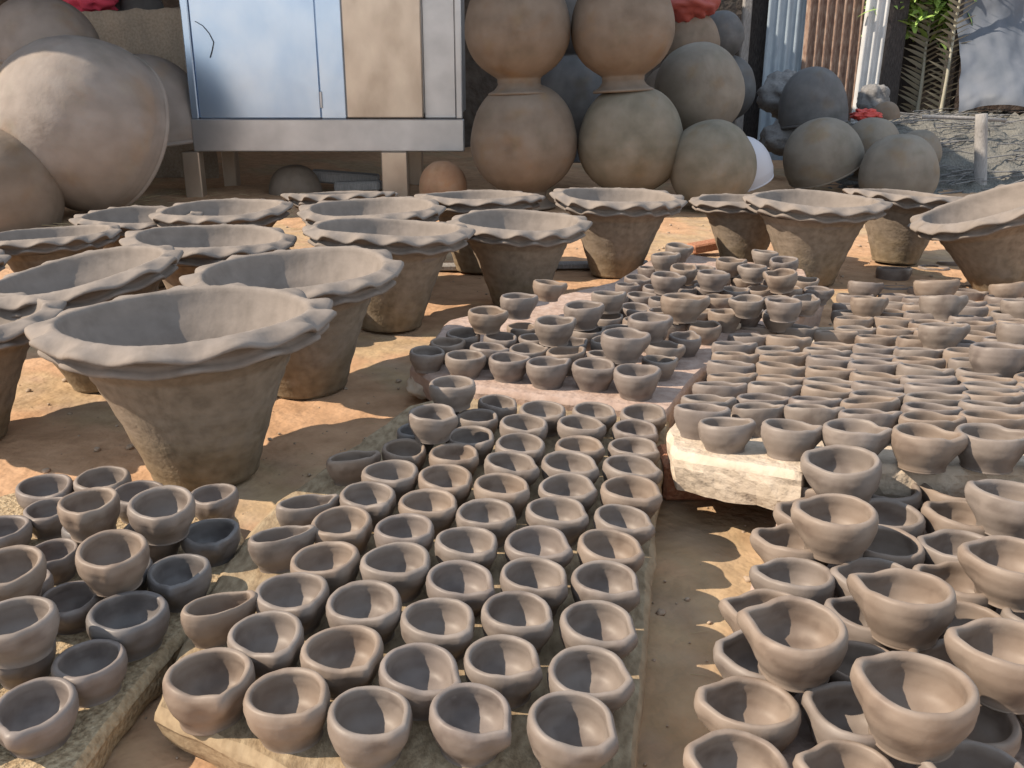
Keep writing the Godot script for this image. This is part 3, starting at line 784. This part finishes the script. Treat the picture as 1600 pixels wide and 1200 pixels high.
	bowls([[-0.321, 0.055, -0.830, 0.094], [-0.280, 0.055, -0.912, 0.093], [-0.272, 0.055, -1.002, 0.092], [-0.244, 0.055, -1.084, 0.092], [-0.241, 0.055, -1.192, 0.090], [-0.219, 0.055, -1.278, 0.091], [-0.196, 0.055, -1.361, 0.092], [-0.186, 0.055, -1.468, 0.085]], "grey clay bowl, %s from front in fifth column from right, centre board", ca, -55, 7, ta)
	bowls([[-0.355, 0.055, -0.970, 0.091], [-0.319, 0.055, -1.145, 0.095], [-0.309, 0.055, -1.249, 0.093], [-0.268, 0.055, -1.426, 0.087]], "narrow squeezed bowl, %s from front along the left edge of the centre board", ca, 32, 6, ["clay", "clay_warm"], .56)
	bowls([[-0.138, 0.105, -1.498, 0.088], [-0.111, 0.105, -1.653, 0.091]], "clay bowl stacked on others at back left of centre board, %s from front", "stacked bowls on the centre board", -35, 10, ["clay"], 1.0, 0.0, 12.0)
	bowls([[-0.171, 0.055, -1.559, 0.076], [-0.134, 0.055, -1.654, 0.075]], "damp bowl toned for shade beneath the stacked pair, back of centre board, %s from left", ca, -30, 10, ["clay_wet_shaded"])

	# --- left plank
	var cl := "bowls on the left plank"
	var tl := ["clay_grey", "clay", "clay_grey"]
	bowls([[-0.495, 0.045, -0.804, 0.089], [-0.472, 0.045, -0.882, 0.084], [-0.462, 0.045, -0.967, 0.094], [-0.436, 0.045, -1.072, 0.090], [-0.430, 0.045, -1.185, 0.082], [-0.463, 0.045, -1.311, 0.077]], "clay bowl, %s from front along the right side of the left plank", cl, -70, 18, ["clay_grey", "clay", "clay_wet_shaded"])
	bowls([[-0.554, 0.045, -1.019, 0.077], [-0.631, 0.045, -1.134, 0.074], [-0.698, 0.045, -1.265, 0.079]], "damp clay bowl toned dark for shade, middle of the left plank, %s from front", cl, -65, 20, ["clay_wet_shaded", "clay_grey"])  # tone carries the shadows of neighbouring bowls as well as damp
	bowls([[-0.655, 0.045, -0.918, 0.088], [-0.716, 0.045, -1.045, 0.090], [-0.736, 0.045, -1.199, 0.083], [-0.739, 0.045, -1.337, 0.089], [-0.655, 0.045, -1.360, 0.090]], "clay bowl at the left and back of the left plank, %s from front", cl, -60, 20, tl)
	bowls([[-0.580, 0.045, -0.794, 0.085], [-0.563, 0.045, -0.911, 0.082], [-0.520, 0.045, -1.087, 0.083], [-0.630, 0.045, -1.042, 0.085], [-0.516, 0.045, -1.196, 0.084], [-0.615, 0.045, -1.205, 0.081], [-0.583, 0.045, -1.317, 0.082]], "clay bowl mostly hidden under the stacked ones of the left plank, %s from front", cl, -65, 30, ["clay_wet_shaded", "clay_grey"])
	bowls([[-0.546, 0.095, -0.884, 0.088], [-0.613, 0.095, -1.001, 0.089], [-0.503, 0.095, -1.036, 0.094], [-0.588, 0.095, -1.170, 0.091], [-0.488, 0.095, -1.168, 0.094]], "clay bowl stacked on the left plank's lower bowls, %s from front", "stacked bowls on the left plank", -75, 18, ["clay", "clay_warm"], 1.0, 0.0, 7.0)

	# --- pinkish slab
	var cc := "bowls on the pinkish slab"
	var tc := ["clay", "clay_warm", "clay_grey"]
	bowls([[-0.188, 0.080, -1.963, 0.082], [-0.102, 0.080, -1.920, 0.089], [-0.008, 0.080, -1.898, 0.090], [0.075, 0.080, -1.855, 0.094], [0.169, 0.080, -1.838, 0.096], [0.253, 0.080, -1.785, 0.096]], "clay bowl, %s from left in the front row of the pinkish slab", cc, -10, 40, tc)
	bowls([[-0.148, 0.080, -2.030, 0.081], [-0.054, 0.080, -1.989, 0.088], [0.034, 0.080, -1.976, 0.085], [0.117, 0.080, -1.943, 0.089], [0.200, 0.080, -1.935, 0.081], [0.316, 0.080, -1.904, 0.080]], "clay bowl, %s from left in the second row of the pinkish slab", cc, 0, 40, tc)
	bowls([[-0.114, 0.080, -2.106, 0.084], [-0.029, 0.080, -2.069, 0.086], [0.054, 0.080, -2.065, 0.083], [0.133, 0.080, -2.044, 0.082], [0.219, 0.080, -2.040, 0.082], [0.339, 0.080, -1.990, 0.086]], "clay bowl, %s from left in the third row of the pinkish slab", cc, 0, 60, tc)
	bowls([[0.023, 0.080, -2.184, 0.078], [0.104, 0.080, -2.161, 0.083], [0.179, 0.080, -2.131, 0.082], [0.255, 0.080, -2.153, 0.080], [0.324, 0.080, -2.115, 0.082], [0.402, 0.080, -2.080, 0.083]], "clay bowl, %s from left in the fourth row of the pinkish slab", cc, 0, 60, tc)
	bowls([[0.160, 0.080, -2.253, 0.080], [0.239, 0.080, -2.257, 0.080], [0.312, 0.080, -2.226, 0.082], [0.393, 0.080, -2.220, 0.082], [0.466, 0.080, -2.182, 0.087]], "clay bowl, %s from left in the fifth row of the pinkish slab", cc, 0, 60, tc)
	bowls([[0.243, 0.080, -2.357, 0.080], [0.322, 0.080, -2.373, 0.083], [0.390, 0.080, -2.330, 0.083], [0.471, 0.080, -2.334, 0.082], [0.542, 0.080, -2.293, 0.085], [0.610, 0.080, -2.337, 0.082], [0.684, 0.080, -2.303, 0.085]], "clay bowl, %s from left in the sixth row of the pinkish slab", cc, 0, 60, tc)
	bowls([[0.280, 0.080, -2.472, 0.080], [0.354, 0.080, -2.500, 0.082], [0.406, 0.080, -2.441, 0.081], [0.485, 0.080, -2.454, 0.081], [0.563, 0.080, -2.475, 0.083], [0.637, 0.080, -2.441, 0.083], [0.718, 0.080, -2.452, 0.083], [0.797, 0.080, -2.463, 0.080]], "clay bowl, %s from left in the seventh row of the pinkish slab", cc, 0, 60, tc)
	bowls([[0.334, 0.080, -2.622, 0.081], [0.410, 0.080, -2.600, 0.080], [0.487, 0.080, -2.582, 0.080], [0.559, 0.080, -2.613, 0.082], [0.630, 0.080, -2.576, 0.082], [0.708, 0.080, -2.592, 0.082], [0.788, 0.080, -2.591, 0.082], [0.868, 0.080, -2.584, 0.080]], "clay bowl, %s from left in the eighth row of the pinkish slab", cc, 0, 60, tc)
	bowls([[0.372, 0.080, -2.732, 0.080], [0.452, 0.080, -2.729, 0.082], [0.531, 0.080, -2.716, 0.082], [0.612, 0.080, -2.719, 0.082], [0.692, 0.080, -2.720, 0.082], [0.772, 0.080, -2.709, 0.082], [0.867, 0.080, -2.702, 0.081]], "clay bowl, %s from left in the ninth row of the pinkish slab", cc, 0, 60, tc)
	bowls([[0.433, 0.080, -2.875, 0.080], [0.511, 0.080, -2.860, 0.082], [0.592, 0.080, -2.861, 0.082], [0.677, 0.080, -2.851, 0.082], [0.757, 0.080, -2.851, 0.082], [0.838, 0.080, -2.842, 0.081]], "clay bowl, %s from left in the rearmost row of the pinkish slab", cc, 0, 60, tc)
	var cu := "stacked bowls on the pinkish slab"
	bowls([[-0.060, 0.130, -2.109, 0.093], [0.013, 0.130, -2.235, 0.091], [0.093, 0.130, -2.419, 0.088]], "clay bowl of the upper layer, %s from front along pinkish slab's left side", cu, 0, 30, tc, 1.0, 0.0, 7.0)
	bowls([[0.094, 0.130, -2.005, 0.094], [0.168, 0.130, -2.140, 0.095], [0.243, 0.130, -2.287, 0.090]], "clay bowl of the upper layer, %s in the slanting row behind the left ones", cu, 0, 30, tc, 1.0, 0.0, 7.0)
	bowls([[0.233, 0.130, -1.875, 0.101], [0.310, 0.130, -2.039, 0.097], [0.413, 0.130, -2.203, 0.107], [0.558, 0.130, -2.541, 0.092], [0.647, 0.130, -2.733, 0.084]], "clay bowl of the upper layer, %s in the middle slanting row, pinkish slab", cu, -5, 30, tc, 1.0, 0.0, 7.0)
	bowls([[0.424, 0.130, -2.502, 0.091], [0.493, 0.130, -2.635, 0.085], [0.468, 0.130, -2.807, 0.086], [0.531, 0.130, -2.960, 0.086]], "clay bowl of the upper layer, %s towards the back of the pinkish slab", cu, 0, 40, tc, 1.0, 0.0, 7.0)
	bowls([[0.665, 0.130, -2.205, 0.087], [0.588, 0.130, -2.253, 0.084], [0.749, 0.130, -2.525, 0.092], [0.696, 0.130, -2.640, 0.083], [0.809, 0.130, -2.722, 0.087], [0.788, 0.130, -2.867, 0.084]], "clay bowl of the upper layer, %s at the right end of the pinkish slab", cu, 180, 50, tc, 1.0, 0.0, 8.0)

	# --- pale slab: tight rows of squeezed bowls
	var cb := "tight rows of bowls on the pale slab"
	var tb := ["clay_warm", "clay", "clay_grey"]
	var tl2 := atan(.11)
	bowls([[0.341, 0.133, -1.377, 0.087], [0.432, 0.137, -1.341, 0.091], [0.524, 0.139, -1.320, 0.096], [0.617, 0.143, -1.286, 0.098], [0.716, 0.143, -1.288, 0.101], [0.807, 0.146, -1.259, 0.101]], "clay bowl, %s from left in the front row of the pale slab", cb, -12, 12, tb, 1.0, tl2, 3.0)
	bowls([[0.316, 0.125, -1.451, 0.092], [0.341, 0.116, -1.534, 0.092], [0.384, 0.104, -1.641, 0.093], [0.429, 0.096, -1.719, 0.095], [0.447, 0.085, -1.815, 0.097], [0.482, 0.072, -1.929, 0.097], [0.505, 0.060, -2.041, 0.100], [0.576, 0.045, -2.176, 0.100], [0.626, 0.031, -2.309, 0.102]], "clay bowl, %s from front in leftmost column behind the pale slab's front row", cb, -8, 10, tb, .66, tl2, 4.0)
	bowls([[0.413, 0.124, -1.464, 0.088], [0.439, 0.115, -1.539, 0.092], [0.482, 0.106, -1.621, 0.094], [0.518, 0.098, -1.697, 0.096], [0.541, 0.088, -1.791, 0.098], [0.583, 0.075, -1.908, 0.099], [0.598, 0.063, -2.012, 0.098], [0.658, 0.049, -2.139, 0.099], [0.725, 0.032, -2.294, 0.103]], "clay bowl, %s from front in second column behind the pale slab's front row", cb, -8, 10, tb, .66, tl2, 4.0)
	bowls([[0.500, 0.125, -1.447, 0.093], [0.526, 0.118, -1.517, 0.095], [0.571, 0.109, -1.593, 0.095], [0.601, 0.101, -1.665, 0.097], [0.633, 0.091, -1.762, 0.097], [0.669, 0.079, -1.869, 0.100], [0.694, 0.068, -1.969, 0.099], [0.740, 0.059, -2.053, 0.099], [0.802, 0.041, -2.218, 0.101]], "clay bowl, %s from front in third column behind the pale slab's front row", cb, -8, 10, tb, .66, tl2, 4.0)
	bowls([[0.582, 0.129, -1.416, 0.096], [0.612, 0.121, -1.487, 0.098], [0.646, 0.114, -1.552, 0.097], [0.677, 0.106, -1.624, 0.098], [0.704, 0.097, -1.702, 0.099], [0.739, 0.086, -1.805, 0.100], [0.776, 0.075, -1.908, 0.102], [0.819, 0.063, -2.011, 0.101], [0.878, 0.048, -2.154, 0.103]], "clay bowl, %s from front in fourth column behind the pale slab's front row", cb, -8, 10, tb, .66, tl2, 4.0)
	bowls([[0.671, 0.132, -1.392, 0.098], [0.699, 0.124, -1.457, 0.100], [0.736, 0.117, -1.525, 0.101], [0.766, 0.109, -1.594, 0.102], [0.790, 0.101, -1.669, 0.102], [0.818, 0.091, -1.761, 0.102], [0.850, 0.081, -1.853, 0.103], [0.899, 0.068, -1.965, 0.103], [0.955, 0.054, -2.098, 0.104]], "clay bowl, %s from front in fifth column behind the pale slab's front row", cb, -8, 10, tb, .66, tl2, 4.0)
	bowls([[0.769, 0.132, -1.392, 0.100], [0.799, 0.124, -1.458, 0.103], [0.837, 0.117, -1.525, 0.104], [0.868, 0.109, -1.593, 0.104], [0.898, 0.102, -1.664, 0.104], [0.925, 0.094, -1.736, 0.104], [0.956, 0.084, -1.825, 0.105], [0.990, 0.073, -1.927, 0.105], [1.037, 0.059, -2.054, 0.106]], "clay bowl, %s from front in sixth column behind the pale slab's front row", cb, -8, 10, tb, .66, tl2, 4.0)
	bowls([[0.898, 0.126, -1.445, 0.102], [0.939, 0.117, -1.526, 0.104], [0.976, 0.109, -1.600, 0.105], [1.010, 0.100, -1.677, 0.106], [1.043, 0.091, -1.763, 0.106], [1.078, 0.080, -1.861, 0.107], [1.116, 0.068, -1.967, 0.107], [1.155, 0.055, -2.085, 0.107]], "clay bowl, %s from front in the column cut by the picture's right edge", cb, -8, 10, tb, .66, tl2, 4.0)
	bowls([[0.873, 0.033, -2.283, 0.101], [0.916, 0.019, -2.417, 0.103], [0.960, 0.003, -2.564, 0.104], [1.025, -0.016, -2.734, 0.106], [1.105, -0.038, -2.936, 0.108]], "clay bowl, %s from front in the left column of pale slab's back part", cb, -8, 12, tb, .72, tl2, 4.0)
	bowls([[0.970, 0.036, -2.264, 0.103], [1.022, 0.019, -2.413, 0.105], [1.088, 0.002, -2.570, 0.106], [1.158, -0.017, -2.740, 0.108], [1.241, -0.038, -2.934, 0.112], [1.333, -0.061, -3.140, 0.115]], "clay bowl, %s from front in second column of pale slab's back part", cb, -8, 12, tb, .72, tl2, 4.0)
	bowls([[1.054, 0.040, -2.223, 0.105], [1.103, 0.024, -2.369, 0.106], [1.149, 0.008, -2.511, 0.107], [1.206, -0.008, -2.663, 0.109], [1.279, -0.027, -2.833, 0.112], [1.389, -0.052, -3.056, 0.116], [1.505, -0.078, -3.300, 0.116]], "clay bowl, %s from front in third column of pale slab's back part", cb, -8, 12, tb, .72, tl2, 4.0)
	bowls([[1.140, 0.045, -2.182, 0.106], [1.190, 0.031, -2.307, 0.108], [1.246, 0.015, -2.451, 0.110], [1.305, -0.001, -2.596, 0.112], [1.382, -0.019, -2.764, 0.113], [1.497, -0.044, -2.985, 0.116], [1.613, -0.068, -3.208, 0.117], [1.741, -0.095, -3.454, 0.121]], "clay bowl, %s from front in fourth column of pale slab's back part", cb, -8, 12, tb, .72, tl2, 4.0)
	bowls([[1.270, 0.042, -2.207, 0.110], [1.327, 0.026, -2.354, 0.111], [1.386, 0.010, -2.498, 0.113], [1.454, -0.007, -2.655, 0.115], [1.534, -0.027, -2.831, 0.116], [1.654, -0.050, -3.038, 0.120], [1.808, -0.079, -3.305, 0.123]], "clay bowl, %s from front in fifth column of pale slab's back part", cb, -8, 12, tb, .72, tl2, 4.0)
	var cv := "loose bowls on top of the pale slab's rows"
	bowls([[0.958, 0.134, -1.751, 0.108], [0.989, 0.100, -2.060, 0.106], [1.155, 0.102, -2.045, 0.099]], "clay bowl lying on the tight rows at far right, %s from front", cv, -10, 14, ["clay_grey", "clay"], .85, tl2, 8.0)
	bowls([[0.998, 0.048, -2.534, 0.102], [1.146, 0.000, -2.965, 0.106], [1.380, -0.038, -3.310, 0.123]], "clay bowl lying on the back part's left end, %s from front", cv, 10, 25, tb, .9, tl2, 8.0)
	bowls([[1.191, 0.051, -2.502, 0.118], [1.349, 0.008, -2.894, 0.130], [1.595, -0.057, -3.487, 0.102], [1.720, -0.065, -3.563, 0.129]], "clay bowl lying on the middle of the back part, %s from front", cv, -12, 14, tb, .85, tl2, 8.0)
	bowls([[1.405, 0.053, -2.488, 0.109], [1.576, 0.010, -2.878, 0.115], [1.800, -0.047, -3.400, 0.133], [2.086, -0.117, -4.031, 0.157]], "clay bowl lying at the back right end of the rows, %s from front", cv, 0, 30, tb, .9, tl2, 8.0)

	# --- near right board
	var cd := "bowls on the near right board"
	var td := ["clay", "clay_warm", "clay_warm"]
	bowls([[0.209, 0.060, -0.697, 0.093], [0.241, 0.060, -0.780, 0.096], [0.273, 0.060, -0.864, 0.096], [0.303, 0.060, -0.949, 0.097], [0.357, 0.060, -1.026, 0.102], [0.384, 0.060, -1.116, 0.101], [0.435, 0.060, -1.197, 0.102], [0.472, 0.060, -1.285, 0.102]], "clay bowl, %s from front in left column of the near right board", cd, 165, 20, td)
	bowls([[0.307, 0.060, -0.685, 0.090], [0.339, 0.060, -0.765, 0.092], [0.376, 0.060, -0.844, 0.094], [0.416, 0.060, -0.934, 0.097], [0.455, 0.060, -1.018, 0.100], [0.499, 0.060, -1.102, 0.101], [0.535, 0.060, -1.190, 0.102], [0.571, 0.060, -1.278, 0.100]], "clay bowl, %s from front in second column of the near right board", cd, 160, 20, td)
	bowls([[0.422, 0.060, -0.682, 0.092], [0.453, 0.060, -0.762, 0.092], [0.487, 0.060, -0.842, 0.094], [0.524, 0.060, -0.923, 0.096], [0.556, 0.060, -1.008, 0.098], [0.599, 0.060, -1.092, 0.102], [0.636, 0.060, -1.181, 0.103], [0.671, 0.060, -1.270, 0.102]], "clay bowl, %s from front in third column of the near right board", cd, 165, 20, td)
	bowls([[0.559, 0.060, -0.760, 0.093], [0.594, 0.060, -0.842, 0.095], [0.630, 0.060, -0.926, 0.098], [0.667, 0.060, -1.011, 0.099], [0.708, 0.060, -1.096, 0.101], [0.743, 0.060, -1.184, 0.101], [0.774, 0.060, -1.274, 0.102]], "clay bowl, %s from front in rightmost column of the near right board", cd, 165, 20, td)
	var ce := "stacked bowls on the near right board"
	bowls([[0.380, 0.110, -0.730, 0.107], [0.439, 0.110, -0.899, 0.108]], "clay bowl stacked in the middle of the near right board, %s from front", ce, 150, 8, ["clay_warm"], 1.0, 0.0, 5.0)
	bowls([[0.298, 0.110, -0.834, 0.105], [0.424, 0.110, -1.090, 0.110], [0.490, 0.110, -1.246, 0.110]], "clay bowl stacked on the near right board's left column, %s from front", ce, 165, 10, ["clay", "clay_warm"], 1.0, 0.0, 7.0)
	bowls([[0.500, 0.110, -0.797, 0.106], [0.599, 0.110, -0.979, 0.106], [0.681, 0.110, -1.146, 0.109]], "clay bowl stacked at the right end of the near right board, %s from front", ce, 165, 10, ["clay_warm", "clay"], 1.0, 0.0, 6.0)

func litter() -> void:
	rng.seed = 55
	var o := obj("broken_brick", box_mesh(Vector3(.16, .035, .07), .006), M.brick)
	o.position = Vector3(0.797, 0.030, -3.769)
	o.rotation_degrees = Vector3(0, 20, 6)
	tag(o, "broken red brick behind the far middle bowls", "brick")
	o = obj("wooden_lath", box_mesh(Vector3(.9, .02, .06), .004), M.grey_wood)
	o.position = Vector3(0.073, 0.010, -3.463)
	o.rotation_degrees = Vector3(0, 4, 0)
	tag(o, "grey wooden lath lying on the ground between the middle pots", "lath")
	# crumbs of earth and straw, too many to count
	var mm := MultiMesh.new()
	mm.transform_format = MultiMesh.TRANSFORM_3D
	mm.mesh = blob(Vector3.ONE, .5, 50, 9, 8, 6)
	mm.instance_count = 3000
	for k in 3000:
		var z := -.5 - 4.6 * pow(rng.randf(), .8)
		var x := rng.randf_range(-.75, .75) * (-z) + rng.randf_range(-.2, .2)
		var r := .0014 + .007 * pow(rng.randf(), 7)
		mm.set_instance_transform(k, Transform3D(Basis.from_euler(Vector3(rng.randf() * 6, rng.randf() * 6, 0)).scaled(Vector3(r, r * .7, r)), Vector3(x, ground_y(x, z) + r * .3, z)))
	var mi := MultiMeshInstance3D.new()
	mi.name = "earth_crumbs"
	mi.multimesh = mm
	mi.material_override = M.pebble
	add_child(mi)
	tag(mi, "crumbs of dry clay scattered over the earth", "crumbs", "", "stuff")
	var ms := MultiMesh.new()
	ms.transform_format = MultiMesh.TRANSFORM_3D
	ms.mesh = tube([Vector3(-.5, 0, 0), Vector3(-.15, .05, .03), Vector3(.2, .04, -.02), Vector3(.5, 0, .03)], .02, .012, 5)
	ms.instance_count = 620
	for k in 620:
		var z := -4.4 - rng.randf() * 1.4
		var x := -1.9 + rng.randfn() * .45
		if k > 200:
			z = -.6 - 4.0 * rng.randf()
			x = rng.randf_range(-.7, .7) * (-z)
		var s := rng.randf_range(.04, .14) if k <= 200 else rng.randf_range(.015, .04)
		ms.set_instance_transform(k, Transform3D(Basis.from_euler(Vector3(rng.randf_range(-.2, .2), rng.randf() * TAU, rng.randf_range(-.35, .35))).scaled(Vector3(s, s * .6, s * .6)), Vector3(x, ground_y(x, z) + (.012 * rng.randf() if k <= 200 else .001), z)))
	mi = MultiMeshInstance3D.new()
	mi.name = "straw"
	mi.multimesh = ms
	mi.material_override = M.straw
	add_child(mi)
	tag(mi, "loose straw on the ground, thickest by the cabinet leg", "straw", "", "stuff")
